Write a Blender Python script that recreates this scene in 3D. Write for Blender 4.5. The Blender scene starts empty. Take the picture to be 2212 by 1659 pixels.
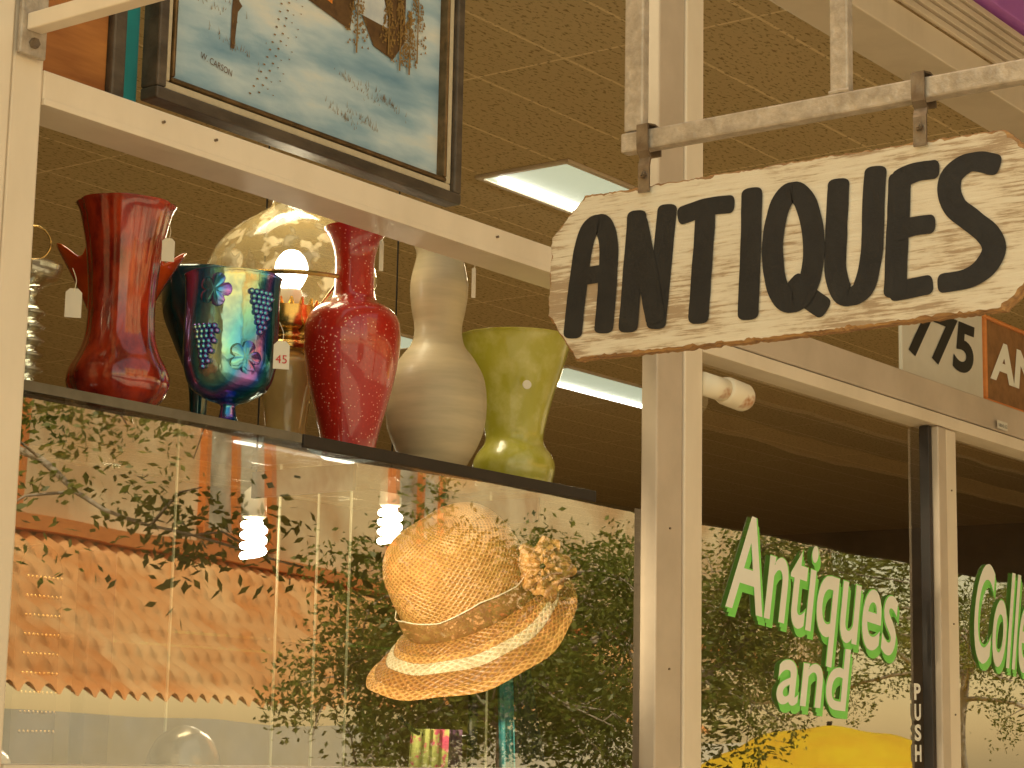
import bpy, math, random, bmesh
from mathutils import Vector, Matrix, noise
random.seed(7)
R=random.random
scn=bpy.context.scene
COL=scn.collection
# ------------------------------------------------------------------ materials
def nodes(name):
    m=bpy.data.materials.new(name); m.use_nodes=True
    nt=m.node_tree; b=nt.nodes["Principled BSDF"]
    return m,nt,b
def ramp(nt,stops,interp='LINEAR'):
    r=nt.nodes.new("ShaderNodeValToRGB"); e=r.color_ramp.elements
    r.color_ramp.interpolation=interp
    while len(e)>1: e.remove(e[-1])
    e[0].position=stops[0][0]; e[0].color=(*stops[0][1],1)
    for p,c in stops[1:]:
        k=e.new(p); k.color=(*c,1)
    return r
def coord(nt,scale=(1,1,1),kind="Object",rot=(0,0,0)):
    t=nt.nodes.new("ShaderNodeTexCoord"); mp=nt.nodes.new("ShaderNodeMapping")
    nt.links.new(t.outputs[kind],mp.inputs[0]); mp.inputs["Scale"].default_value=scale
    mp.inputs["Rotation"].default_value=rot
    return mp.outputs[0]
def noi(nt,vec,scale,detail=5,rough=.6):
    n=nt.nodes.new("ShaderNodeTexNoise"); n.inputs["Scale"].default_value=scale
    n.inputs["Detail"].default_value=detail; n.inputs["Roughness"].default_value=rough
    nt.links.new(vec,n.inputs["Vector"]); return n.outputs[0]
def bumpn(nt,b,h,strength,dist=.01):
    k=nt.nodes.new("ShaderNodeBump"); k.inputs["Strength"].default_value=strength
    k.inputs["Distance"].default_value=dist
    nt.links.new(h,k.inputs["Height"]); nt.links.new(k.outputs[0],b.inputs["Normal"])
def mat(name,c1,c2=None,scale=8,rough=.5,metal=0,bump=0,stretch=(1,1,1),coat=0,emis=None,es=0,lo=.35,hi=.65,trans=0,rot=(0,0,0),alpha=1,detail=4):
    m,nt,b=nodes(name)
    if c2 is None: c2=tuple(min(1,x*.8) for x in c1)
    v=coord(nt,stretch,rot=rot); n=noi(nt,v,scale,detail)
    r=ramp(nt,[(lo,c1),(hi,c2)]); nt.links.new(n,r.inputs[0]); nt.links.new(r.outputs[0],b.inputs["Base Color"])
    b.inputs["Roughness"].default_value=rough; b.inputs["Metallic"].default_value=metal
    b.inputs["Coat Weight"].default_value=coat; b.inputs["Coat Roughness"].default_value=.06
    b.inputs["Transmission Weight"].default_value=trans
    b.inputs["Alpha"].default_value=alpha
    if emis: b.inputs["Emission Color"].default_value=(*emis,1); b.inputs["Emission Strength"].default_value=es
    if bump: bumpn(nt,b,n,bump)
    return m
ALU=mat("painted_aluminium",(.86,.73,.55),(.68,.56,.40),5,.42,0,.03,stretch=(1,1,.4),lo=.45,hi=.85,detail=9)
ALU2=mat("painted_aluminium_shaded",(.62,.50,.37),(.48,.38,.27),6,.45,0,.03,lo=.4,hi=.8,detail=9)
GASK=mat("black_gasket",(.02,.015,.01),(.03,.02,.015),20,.5)
STEEL=mat("painted_steel_bar",(.56,.47,.36),(.38,.31,.23),60,.4,.2,.3)
STRAP=mat("strap_metal",(.30,.24,.17),(.18,.13,.09),40,.4,.7,.2)
PURP=mat("purple_fascia_paint",(.62,.22,.72),(.55,.18,.66),5,.6)
DARKW=mat("dark_stained_timber",(.05,.03,.018),(.09,.055,.03),6,.6,0,.2,stretch=(.3,6,6))
BEAMW=mat("canopy_rafter_timber",(.80,.64,.40),(.68,.52,.33),6,.6)
WALLI=mat("interior_wall_paint",(.30,.21,.11),(.18,.13,.07),1.2,.8)
FLOORI=mat("interior_floor",(.50,.39,.23),(.4,.31,.18),3,.5)
STUC=mat("cream_peach_stucco",(.95,.80,.50),(.70,.48,.25),.9,.9,0,.2,lo=.4,hi=.62)
STUCW=mat("cream_stucco",(.98,.94,.78),(.92,.85,.62),1.5,.9,0,.2)
ORNG=mat("orange_timber",(.78,.28,.06),(.66,.22,.05),6,.5,0,.1,stretch=(1,1,6))
WINR=mat("opposite_window_glass",(.3,.26,.18),(.85,.80,.62),1.2,.1)
CONC=mat("pavement_concrete",(.65,.56,.43),(.52,.45,.34),2,.9,0,.2)
ASPH=mat("asphalt_road",(.10,.09,.08),(.07,.065,.06),20,.9,0,.3)
KERB=mat("kerb_stone",(.5,.46,.4),(.4,.37,.32),6,.8,0,.2)
BARK=mat("pale_bark",(.70,.60,.45),(.38,.3,.2),14,.8,0,.5,stretch=(1,1,.3))
BRASS=mat("brass",(.75,.50,.17),(.50,.30,.09),20,.22,.95)
BLACKM=mat("black_metal",(.012,.012,.012),(.02,.018,.016),20,.35,.3)
TILE=mat("terracotta_tiles",(.80,.33,.09),(.98,.62,.28),1.3,.8)
def ceilmat():
    m,nt,b=nodes("fissured_ceiling_tiles"); v=coord(nt)
    br=nt.nodes.new("ShaderNodeTexBrick"); br.offset=0; br.inputs["Scale"].default_value=1
    br.inputs["Brick Width"].default_value=1.22; br.inputs["Row Height"].default_value=.305
    br.inputs["Mortar Size"].default_value=.006; br.inputs["Mortar Smooth"].default_value=.3
    br.inputs["Color1"].default_value=(.68,.53,.29,1); br.inputs["Color2"].default_value=(.65,.50,.27,1); br.inputs["Mortar"].default_value=(.90,.74,.46,1)
    nt.links.new(v,br.inputs["Vector"])
    v2=coord(nt,(1,2.2,1)); n=noi(nt,v2,42,3); r=ramp(nt,[(.55,(1,1,1)),(.64,(.40,.33,.25))]); nt.links.new(n,r.inputs[0])
    mx=nt.nodes.new("ShaderNodeMix"); mx.data_type='RGBA'; mx.blend_type='MULTIPLY'; mx.inputs[0].default_value=.85
    nt.links.new(br.outputs[0],mx.inputs[6]); nt.links.new(r.outputs[0],mx.inputs[7])
    nt.links.new(mx.outputs[2],b.inputs["Base Color"]); b.inputs["Roughness"].default_value=.9
    return m
CEIL=ceilmat()
def glassmat(name,alpha,tint=(1,.97,.9),wob=.045,trans=1):
    m,nt,b=nodes(name)
    b.inputs["Base Color"].default_value=(*tint,1); b.inputs["Metallic"].default_value=1; b.inputs["Roughness"].default_value=.008
    b.inputs["Alpha"].default_value=alpha; b.inputs["Transmission Weight"].default_value=trans
    bumpn(nt,b,noi(nt,coord(nt),2.5,1),wob,.02)
    return m
GLASS=glassmat("window_glass",.24)
CLEAR=glassmat("clear_display_glass",.18,(.93,.97,.85),.3)
AMBERG=mat("amber_lamp_glass",(.75,.55,.22),(.55,.38,.14),9,.08,0,0,coat=1,alpha=.65)
def shademat():
    m,nt,b=nodes("etched_amber_shade_glass"); v=coord(nt)
    n=noi(nt,v,26,2); r=ramp(nt,[(.52,(.55,.43,.20)),(.60,(.80,.70,.46))]); nt.links.new(n,r.inputs[0]); nt.links.new(r.outputs[0],b.inputs["Base Color"])
    r2=ramp(nt,[(.52,(.34,.34,.34)),(.60,(.66,.66,.66))]); nt.links.new(n,r2.inputs[0]); nt.links.new(r2.outputs[0],b.inputs["Alpha"])
    b.inputs["Roughness"].default_value=.12; b.inputs["Coat Weight"].default_value=1; b.inputs["Coat Roughness"].default_value=.04
    return m
SHADEM=shademat()
def signmat():
    m,nt,b=nodes("weathered_white_paint_on_wood")
    n1=noi(nt,coord(nt,(1,1.0,16)),16,10,.72)
    n2=noi(nt,coord(nt,(1,.8,1.6)),6,5)
    add=nt.nodes.new("ShaderNodeMath"); add.operation='MULTIPLY_ADD'; add.inputs[1].default_value=1.1
    nt.links.new(n2,add.inputs[0]); nt.links.new(n1,add.inputs[2])
    r=ramp(nt,[(.66,(.83,.75,.58)),(.90,(.74,.64,.47)),(.95,(.62,.50,.34)),(1.0,(.42,.30,.18))]); 
    sc=nt.nodes.new("ShaderNodeMath"); sc.operation='MULTIPLY'; sc.inputs[1].default_value=.865; nt.links.new(add.outputs[0],sc.inputs[0])
    nt.links.new(sc.outputs[0],r.inputs[0])
    nt.links.new(r.outputs[0],b.inputs["Base Color"]); b.inputs["Roughness"].default_value=.7
    inv=nt.nodes.new("ShaderNodeMath"); inv.operation='MULTIPLY'; inv.inputs[1].default_value=-1; nt.links.new(add.outputs[0],inv.inputs[0])
    bumpn(nt,b,inv.outputs[0],.6,.003); return m
SIGNM=signmat()
WOODE=mat("raw_plywood_edge",(.50,.27,.09),(.24,.12,.045),30,.7,0,.4,stretch=(6,1,6))
BLKP=mat("black_sign_paint",(.006,.005,.005),(.014,.012,.010),30,.6,0,.2)
def redmat():
    m,nt,b=nodes("red_glaze_with_white_speckles"); v=coord(nt)
    vo=nt.nodes.new("ShaderNodeTexVoronoi"); vo.inputs["Scale"].default_value=170; nt.links.new(v,vo.inputs["Vector"])
    n=noi(nt,v,9,2)
    mu=nt.nodes.new("ShaderNodeMath"); mu.operation='DIVIDE'; nt.links.new(vo.outputs["Distance"],mu.inputs[0]); nt.links.new(n,mu.inputs[1])
    r=ramp(nt,[(.24,(.9,.66,.5)),(.38,(.55,.022,.008)),(1,(.44,.014,.006))]); nt.links.new(mu.outputs[0],r.inputs[0])
    nt.links.new(r.outputs[0],b.inputs["Base Color"]); b.inputs["Roughness"].default_value=.3
    b.inputs["Coat Weight"].default_value=1; b.inputs["Coat Roughness"].default_value=.05; return m
REDV=redmat()
DREDV=mat("mottled_dark_red_glass",(.46,.04,.010),(.15,.008,.005),34,.12,0,.1,coat=1,stretch=(1,1,.5))
ORV=mat("orange_red_glass",(.85,.13,.01),(.6,.05,.006),9,.1,0,0,coat=1)
BEIG=mat("sand_glaze_with_grey_bands",(.56,.46,.28),(.38,.32,.20),4,.5,0,.08,stretch=(1.2,1.2,9),coat=.1,lo=.35,hi=.75,detail=14)
GRNV=mat("mottled_yellow_green_glaze",(.42,.39,.04),(.56,.52,.16),26,.3,0,.05,coat=.6,lo=.45,hi=.75)
def irid():
    m,nt,b=nodes("iridescent_carnival_glass"); v=coord(nt,(1,1,.35))
    n=noi(nt,v,9,1,.4)
    lw=nt.nodes.new("ShaderNodeLayerWeight"); lw.inputs[0].default_value=.35
    ad=nt.nodes.new("ShaderNodeMath"); ad.operation='MULTIPLY_ADD'; ad.inputs[1].default_value=.5; nt.links.new(lw.outputs["Facing"],ad.inputs[0]); nt.links.new(n,ad.inputs[2])
    r=ramp(nt,[(.35,(.70,.62,.3)),(.45,(.22,.6,.55)),(.52,(.05,.32,.6)),(.60,(.42,.18,.62)),(.68,(.03,.10,.45)),(.80,(.01,.18,.22)),(.97,(.005,.04,.08))]); nt.links.new(ad.outputs[0],r.inputs[0])
    nt.links.new(r.outputs[0],b.inputs["Base Color"]); b.inputs["Roughness"].default_value=.12; b.inputs["Metallic"].default_value=.8
    bumpn(nt,b,noi(nt,coord(nt,(1,1,.6)),45,2),.35,.004)
    return m
IRID=irid()
def weave(name,cA,cB):
    m,nt,b=nodes(name)
    t=nt.nodes.new("ShaderNodeTexCoord")
    sp=nt.nodes.new("ShaderNodeSeparateXYZ"); nt.links.new(t.outputs["UV"],sp.inputs[0])
    def lin(a,c):
        x=nt.nodes.new("ShaderNodeMath"); x.operation='MULTIPLY'; x.inputs[1].default_value=a; nt.links.new(sp.outputs[0],x.inputs[0])
        y=nt.nodes.new("ShaderNodeMath"); y.operation='MULTIPLY_ADD'; y.inputs[1].default_value=c; nt.links.new(sp.outputs[1],y.inputs[0]); nt.links.new(x.outputs[0],y.inputs[2])
        s=nt.nodes.new("ShaderNodeMath"); s.operation='SINE'; nt.links.new(y.outputs[0],s.inputs[0]); 
        q=nt.nodes.new("ShaderNodeMath"); q.operation='ABSOLUTE'; nt.links.new(s.outputs[0],q.inputs[0]); return q.outputs[0]
    a=lin(math.pi*60,math.pi*11); c=lin(math.pi*60,-math.pi*11)
    mu=nt.nodes.new("ShaderNodeMath"); mu.operation='MINIMUM'; nt.links.new(a,mu.inputs[0]); nt.links.new(c,mu.inputs[1])
    r=ramp(nt,[(.0,cA),(.40,cA),(.80,cB)]); nt.links.new(mu.outputs[0],r.inputs[0])
    n=noi(nt,coord(nt),35,4); r2=ramp(nt,[(.3,(.72,.65,.55)),(.7,(1.0,1.0,1.0))]); nt.links.new(n,r2.inputs[0])
    mx=nt.nodes.new("ShaderNodeMix"); mx.data_type='RGBA'; mx.blend_type='MULTIPLY'; mx.inputs[0].default_value=1
    nt.links.new(r.outputs[0],mx.inputs[6]); nt.links.new(r2.outputs[0],mx.inputs[7]); nt.links.new(mx.outputs[2],b.inputs["Base Color"])
    b.inputs["Roughness"].default_value=.45
    inv=nt.nodes.new("ShaderNodeMath"); inv.operation='MULTIPLY'; inv.inputs[1].default_value=-1; nt.links.new(mu.outputs[0],inv.inputs[0])
    bumpn(nt,b,inv.outputs[0],.6,.003); return m
STRAW=weave("woven_straw",(.80,.43,.14),(.46,.20,.05))
STRAWD=weave("dark_straw_brim",(.56,.26,.07),(.30,.12,.03))
STRAWC=weave("cream_straw_ring",(.92,.80,.54),(.70,.55,.32))
BANDM=mat("brown_ribbon",(.34,.16,.05),(.24,.11,.03),30,.6,0,.2)
THREAD=mat("cream_thread",(.9,.82,.62),(.8,.7,.5),30,.7)
def snowmat():
    m,nt,b=nodes("painted_snow_field")
    n=noi(nt,coord(nt,(1.6,1,6),rot=(0,.45,0)),2.4,5,.5)
    r=ramp(nt,[(.30,(.15,.30,.43)),(.44,(.32,.48,.58)),(.56,(.55,.67,.71)),(.68,(.76,.76,.67)),(.85,(.48,.40,.27))]); nt.links.new(n,r.inputs[0])
    nt.links.new(r.outputs[0],b.inputs["Base Color"]); b.inputs["Roughness"].default_value=.45
    bumpn(nt,b,noi(nt,coord(nt),120,2),.2,.002); return m
SNOW=snowmat()
P_BR=mat("umber_oil_paint",(.09,.045,.015),(.17,.09,.03),40,.5)
P_SN=mat("white_oil_paint",(.65,.68,.66),(.5,.55,.58),30,.5)
P_OR=mat("orange_window_paint",(.8,.28,.03),(.7,.2,.03),60,.5)
P_YL=mat("ochre_oil_paint",(.34,.20,.055),(.19,.11,.03),60,.5)
FRD=mat("grey_brown_wood_frame",(.12,.09,.06),(.06,.045,.03),30,.45,0,.3,stretch=(.4,1,1))
FRG=mat("gilt_inner_edge",(.2,.12,.05),(.10,.06,.02),40,.35,.5)
MATC=mat("cream_linen_liner",(.62,.52,.35),(.55,.46,.3),80,.8,0,.2)
TEAL=mat("teal_paint",(.015,.30,.32),(.015,.22,.24),10,.5)
PINE=mat("orange_pine",(.50,.20,.045),(.30,.10,.02),5,.4,0,.1,stretch=(1,1,7))
WHITE=mat("white_card",(.74,.69,.57),(.68,.63,.51),10,.7)
NUMB=mat("black_numeral",(.015,.012,.01),(.02,.02,.015),10,.5)
CREAML=mat("cream_vinyl_letter",(.98,.96,.84),(.95,.92,.78),10,.5)
GREENL=mat("green_vinyl_letter",(.26,.85,.14),(.22,.78,.11),10,.5)
REDT=mat("red_ink",(.6,.03,.02),(.5,.02,.02),10,.6)
CLOTH=mat("charcoal_scarf",(.02,.018,.02),(.05,.045,.045),30,.9,0,.3,stretch=(1,1,.2))
PURPC=mat("plum_strap",(.13,.05,.13),(.2,.08,.16),40,.7)
FLOR=mat("floral_fabric",(.60,.62,.18),(.75,.10,.20),30,.8,lo=.48,hi=.54)
SILV=mat("tarnished_silver",(.35,.30,.22),(.12,.1,.07),12,.25,.9,.3)
YEL=mat("yellow_canvas",(1.0,.74,.02),(.95,.58,.02),2,.8)
BULB=mat("lit_bulb",(1,.95,.8),(1,.95,.8),5,.5,emis=(1,.90,.66),es=16)
PANEL=mat("fluorescent_diffuser",(.9,.95,.85),(.9,.95,.85),5,.5,emis=(.78,.95,.70),es=.42)
TUBEM=mat("fluorescent_tube",(1,1,1),(1,1,1),5,.5,emis=(1,.98,.85),es=9)
CERAM=mat("white_ceramic",(.8,.74,.6),(.7,.64,.5),10,.2,0,0,coat=.5)
RUSTW=mat("cream_metal_with_rust",(.88,.77,.56),(.50,.22,.09),12,.5,0,.1,lo=.56,hi=.64)
DTEAL=mat("dark_teal_glass",(.01,.12,.13),(.01,.06,.09),12,.1,.3,coat=1)
SHM=mat("smoked_shelf_glass",(.05,.045,.035),(.08,.07,.05),6,.08,0,0,coat=1,alpha=.55)
SHL=mat("grey_glass_edge",(.20,.17,.12),(.15,.13,.09),20,.15,0,0,coat=1)
def leafmat():
    m,nt,b=nodes("tree_leaves"); n=noi(nt,coord(nt),1.8,3)
    r=ramp(nt,[(.3,(.11,.17,.015)),(.5,(.24,.29,.04)),(.7,(.42,.42,.09))]); nt.links.new(n,r.inputs[0]); nt.links.new(r.outputs[0],b.inputs["Base Color"])
    b.inputs["Roughness"].default_value=.4
    t=nt.nodes.new("ShaderNodeBsdfTranslucent"); nt.links.new(r.outputs[0],t.inputs[0]); mx=nt.nodes.new("ShaderNodeMixShader"); mx.inputs[0].default_value=.45
    o=nt.nodes["Material Output"]; nt.links.new(b.outputs[0],mx.inputs[1]); nt.links.new(t.outputs[0],mx.inputs[2]); nt.links.new(mx.outputs[0],o.inputs[0]); return m
LEAF=leafmat()
# ------------------------------------------------------------------ helpers
def add(name,verts,faces,mt,parent=None,smooth=False,uvs=None,mats=None,fm=None):
    verts=[Vector(v) for v in verts]
    lo=Vector([min(v[i] for v in verts) for i in range(3)]); hi=Vector([max(v[i] for v in verts) for i in range(3)])
    c=Vector(((lo.x+hi.x)/2,(lo.y+hi.y)/2,lo.z))
    me=bpy.data.meshes.new(name); me.from_pydata([v-c for v in verts],[],faces); 
    me.materials.append(mt)
    if mats:
        for q in mats: me.materials.append(q)
        for i,p in enumerate(me.polygons): p.material_index=fm[i]
    if smooth: me.polygons.foreach_set("use_smooth",[True]*len(me.polygons))
    if uvs:
        ul=me.uv_layers.new(name="UVMap")
        for p in me.polygons:
            for li in p.loop_indices: ul.data[li].uv=uvs[me.loops[li].vertex_index]
    me.update()
    o=bpy.data.objects.new(name,me); COL.objects.link(o)
    if parent is not None:
        w=parent.get("_w"); w=Vector(w) if w is not None else Vector(parent.location)
        o.parent=parent; o.location=c-w
    else: o.location=c
    o["_w"]=tuple(c)
    return o
def thing(name,label,cat,loc=(0,0,0),group=None):
    o=bpy.data.objects.new(name,None); o.empty_display_size=.05; o.location=loc; COL.objects.link(o)
    o["label"]=label; o["category"]=cat; o["_w"]=tuple(loc)
    if group: o["group"]=group
    return o
def part(name,parent,loc=None):
    w=Vector(parent["_w"]); loc=Vector(loc) if loc is not None else w
    o=bpy.data.objects.new(name,None); o.empty_display_size=.03; COL.objects.link(o); o.parent=parent; o.location=loc-w; o["_w"]=tuple(loc); return o
def lab(o,label,cat,kind=None):
    if label: o["label"]=label
    if cat: o["category"]=cat
    if kind: o["kind"]=kind
    return o
class G:
    def __init__(s): s.v=[]; s.f=[]; s.m=[]
    def a(s,v,f,mi=0):
        k=len(s.v); s.v+= [Vector(x) for x in v]; s.f+=[tuple(i+k for i in q) for q in f]; s.m+=[mi]*len(f); return s
    def box(s,x0,x1,y0,y1,z0,z1,mi=0,b=0):
        if b<=0:
            v=[(x,y,z) for x in(x0,x1) for y in(y0,y1) for z in(z0,z1)]
            return s.a(v,[(0,1,3,2),(4,6,7,5),(0,4,5,1),(2,3,7,6),(0,2,6,4),(1,5,7,3)],mi)
        bm=bmesh.new(); bmesh.ops.create_cube(bm,size=1)
        for w in bm.verts: w.co=Vector(((x0+x1)/2+w.co.x*(x1-x0),(y0+y1)/2+w.co.y*(y1-y0),(z0+z1)/2+w.co.z*(z1-z0)))
        bmesh.ops.bevel(bm,geom=bm.edges[:],offset=b,segments=2,affect='EDGES',profile=.5)
        bm.verts.index_update(); v=[w.co.copy() for w in bm.verts]; f=[[w.index for w in q.verts] for q in bm.faces]; bm.free()
        return s.a(v,f,mi)
    def tube(s,path,rad,seg=8,mi=0,cap=True):
        path=[Vector(p) for p in path]; n=len(path); v=[]; f=[]
        if not hasattr(rad,'__len__'): rad=[rad]*n
        up=Vector((0,0,1)); prev=None
        for i,p in enumerate(path):
            d=(path[min(i+1,n-1)]-path[max(i-1,0)]).normalized()
            if prev is None:
                a=d.cross(up) 
                if a.length<.05: a=d.cross(Vector((1,0,0)))
                a.normalize()
            else:
                a=(prev-d*prev.dot(d)).normalized()
            prev=a; c=d.cross(a)
            for k in range(seg):
                t=2*math.pi*k/seg; v.append(p+(a*math.cos(t)+c*math.sin(t))*rad[i])
        for i in range(n-1):
            for k in range(seg):
                f.append((i*seg+k,i*seg+(k+1)%seg,(i+1)*seg+(k+1)%seg,(i+1)*seg+k))
        if cap: f.append(tuple(range(seg))[::-1]); f.append(tuple((n-1)*seg+k for k in range(seg)))
        return s.a(v,f,mi)
    def strip(s,pts,side,w,th=.0015,mi=0):
        side=Vector(side).normalized(); v=[]; f=[]
        for i,p in enumerate(pts):
            p=Vector(p); ww=w[i] if hasattr(w,'__len__') else w
            d=(Vector(pts[min(i+1,len(pts)-1)])-Vector(pts[max(i-1,0)])).normalized(); nn=d.cross(side).normalized()*th/2
            v+=[p-side*ww/2-nn,p+side*ww/2-nn,p+side*ww/2+nn,p-side*ww/2+nn]
        for i in range(len(pts)-1):
            for k in range(4): f.append((i*4+k,i*4+(k+1)%4,i*4+4+(k+1)%4,i*4+4+k))
        f.append((0,1,2,3)); e=(len(pts)-1)*4; f.append((e+3,e+2,e+1,e))
        return s.a(v,f,mi)
    def out(s,name,mt,parent=None,smooth=False,mats=None):
        return add(name,s.v,s.f,mt,parent,smooth,mats=mats,fm=s.m if mats else None)
def spl(P,n=6):
    P=[Vector(p) if len(p)>2 else Vector((p[0],p[1],0)) for p in P]; out=[]
    for i in range(len(P)-1):
        a=P[max(i-1,0)];b=P[i];c=P[i+1];d=P[min(i+2,len(P)-1)]
        for k in range(n):
            t=k/n; out.append(.5*((2*b)+(-a+c)*t+(2*a-5*b+4*c-d)*t*t+(-a+3*b-3*c+d)*t**3))
    out.append(P[-1]); return out
def lathe(name,prof,loc,mt,parent=None,seg=48,lobe=None,M=None,smooth=True,sm=5,inner=True,th=.004,umul=1):
    pr=[(p.x,p.y) for p in spl(prof,sm)] if sm>1 else list(prof)
    if inner:
        pr=pr+[(max(r-th,.001),z) for r,z in reversed(pr) ][0:]
        pr=pr[:-1]+[(0.0005,pr[-1][1]+th)]
    v=[];f=[];uv=[]; n=len(pr); L=0
    loc=Vector(loc)
    for i,(r,z) in enumerate(pr):
        if i: L+=math.hypot(r-pr[i-1][0],z-pr[i-1][1])
        for k in range(seg+1):
            t=2*math.pi*k/seg
            rr,zz=(lobe(r,z,t) if lobe else (r,z))
            p=Vector((rr*math.cos(t),rr*math.sin(t),zz))
            p=(M@p if M else p)+loc
            v.append(p); uv.append((k/seg*umul,L*10))
    for i in range(n-1):
        for k in range(seg):
            a=i*(seg+1)+k; f.append((a,a+1,a+seg+2,a+seg+1))
    return add(name,v,f,mt,parent,smooth,uvs=uv)
def text(name,body,mt,parent,size,origin,ux,uz,w=None,h=None,off=0):
    cu=bpy.data.curves.new(name,'FONT'); cu.body=body; cu.size=1; cu.offset=off; cu.extrude=0; cu.resolution_u=6
    o=bpy.data.objects.new("tmp",cu); COL.objects.link(o); dg=bpy.context.evaluated_depsgraph_get(); dg.update()
    me=bpy.data.meshes.new_from_object(o.evaluated_get(dg)); vs=[x.co.copy() for x in me.vertices]; fs=[tuple(p.vertices) for p in me.polygons]
    bpy.data.objects.remove(o); bpy.data.meshes.remove(me)
    x0=min(q.x for q in vs);x1=max(q.x for q in vs);y0=min(q.y for q in vs);y1=max(q.y for q in vs)
    sx=(w/(x1-x0)) if w else size; sy=(h/(y1-y0)) if h else size
    ux=Vector(ux);uz=Vector(uz);origin=Vector(origin)
    vv=[origin+ux*((q.x-x0)*sx)+uz*((q.y-(y0 if h else 0))*sy) for q in vs]
    return add(name,vv,fs,mt,parent)
# ------------------------------------------------------------------ ground, road
lab(add("ground",[(-150,-150,-.02),(250,-150,-.02),(250,150,-.02),(-150,150,-.02)],[(0,1,2,3)],CONC),"pale concrete ground around the shops","ground","structure")
g=G(); g.box(-40,80,-5.2,-.001,-.015,.13,b=0); lab(g.out("pavement",CONC),"pale concrete pavement outside the shop","pavement","structure")
lab(add("road",[(-60,-10.2,-.008),(100,-10.2,-.008),(100,-5.2,-.008),(-60,-5.2,-.008)],[(0,1,2,3)],ASPH),"asphalt street in sunlight","road","structure")
g=G(); g.box(-60,100,-5.36,-5.202,-.01,.135,b=0); lab(g.out("kerb",KERB),"stone kerb beside the road","kerb","structure")
# ------------------------------------------------------------------ shop building
shop=thing("shop_building","antique shop front with cream aluminium window frames","shop",(3,0,0))
g=G(); g.box(1.55,1.636,-.004,.03,.13,3.205,b=.003); g.box(1.640,1.690,0,.03,.13,3.205,b=.004); g.out("mullion",ALU,shop)
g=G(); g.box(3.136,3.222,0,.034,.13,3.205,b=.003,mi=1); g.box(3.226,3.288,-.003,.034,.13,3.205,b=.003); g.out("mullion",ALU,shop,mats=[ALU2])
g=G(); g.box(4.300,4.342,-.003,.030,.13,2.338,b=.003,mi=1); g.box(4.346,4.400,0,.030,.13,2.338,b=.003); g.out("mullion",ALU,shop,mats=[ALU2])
g=G(); g.box(1.692,3.134,.002,.085,2.397,2.441,b=.003); g.box(1.692,3.134,-.002,.02,2.394,2.403,b=.001); g.out("transom_beam",ALU,shop)
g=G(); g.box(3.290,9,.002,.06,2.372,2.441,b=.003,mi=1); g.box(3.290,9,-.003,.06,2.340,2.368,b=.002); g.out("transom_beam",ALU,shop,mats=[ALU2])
g=G(); g.box(1.692,3.134,.0,.10,1.50,1.574,b=.003); g.out("window_sill",ALU,shop)
g=G(); g.box(-3,1.548,.0,.2,.0,4.3,b=0); g.out("wall",STUC,shop)
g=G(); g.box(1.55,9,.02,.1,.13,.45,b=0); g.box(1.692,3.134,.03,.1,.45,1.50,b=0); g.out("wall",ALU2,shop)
g=G(); g.box(9.01,24,0,.2,0,3.2);g.out("wall",STUC,shop)
g=G(); g.box(1.5,24,.0,.14,3.21,3.282,b=.003)
for i in range(5): g.box(1.5,24,-.012-.004*i,.0,3.286+i*.022,3.302+i*.022,b=.002)
g.out("header_beam",ALU,shop)
g=G(); g.box(1.5,24,-.05,.1,3.402,3.60,b=.003); g.out("fascia",PURP,shop)
g=G(); g.box(-2,16,.15,9,3.50,3.56); g.out("ceiling",CEIL,shop)
g=G(); g.box(-2,16,.13,9,-.0,.12); g.out("floor",FLOORI,shop)
for bx in((-2,16,9,9.2),(-2.2,-2,.2,9.2),(16,16.2,.2,9.2)):
    g=G(); g.box(*bx,.0,3.56); g.out("interior_wall",WALLI,shop)
g=G(); g.box(-3,24,.0,9.2,3.65,3.9); g.out("roof",DARKW,shop)
def pane(name,x0,x1,z0,z1,y,parent): return add(name,[(x0,y,z0),(x1,y,z0),(x1,y,z1),(x0,y,z1)],[(0,1,2,3)],GLASS,parent)
win=part("display_window",shop,(2.4,.05,1.58)); pane("glass_pane",1.688,3.138,1.57,2.030,.024,win)
w4=part("display_window",shop,(6,.05,.5)); pane("glass_pane",4.398,8.9,.45,2.345,.035,w4)
door=part("door",shop,(3.8,.07,.13)); pane("glass_pane",3.286,4.284,.2,2.345,.035,door)
g=G(); g.box(4.282,4.299,.012,.036,.14,2.338,b=.002); g.out("door_edge",GASK,door)
def lettering(body,parent,x,z,w,h,rot,yy):
    ux=Vector((math.cos(rot),0,math.sin(rot))); uz=Vector((.22,0,1))
    for nm,mt,dx,dz,of,dy in(("lettering_shadow",GREENL,.014,-.016,.016,-.001),("lettering_shadow",GREENL,.008,-.009,.016,-.002),("lettering_outline",GREENL,.001,.000,.028,-.003),("lettering",CREAML,0,0,.013,-.004)):
        text(nm,body,mt,parent,1,(x+dx,yy+dy,z+dz),ux,uz,w=w,h=h,off=of)
lettering("Antiques",door,3.411,1.818,.71,.245,-.085,.033)
lettering("and",door,3.614,1.702,.29,.128,-.03,.033)
lettering("Collectibles",w4,4.525,1.825,.72,.235,-.05,.033)
lettering("Art & Gifts",w4,4.90,1.56,.8,.17,-.03,.033)
for i,ch in enumerate("PUSH"):
    text("push_lettering",ch,CREAML,door,1,(4.228,.030,1.728-i*.044),(1,0,0),(0,0,1),w=.032,h=.036,off=.035)
add("window_sticker",[(4.62,-.006,2.376),(4.68,-.006,2.376),(4.68,-.006,2.396),(4.62,-.006,2.396)],[(0,1,2,3)],WHITE,shop)
text("sticker_lettering","1-800-421-5353",NUMB,shop,1,(4.625,-.0075,2.381),(1,0,0),(0,0,1),w=.05,h=.008)
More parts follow.
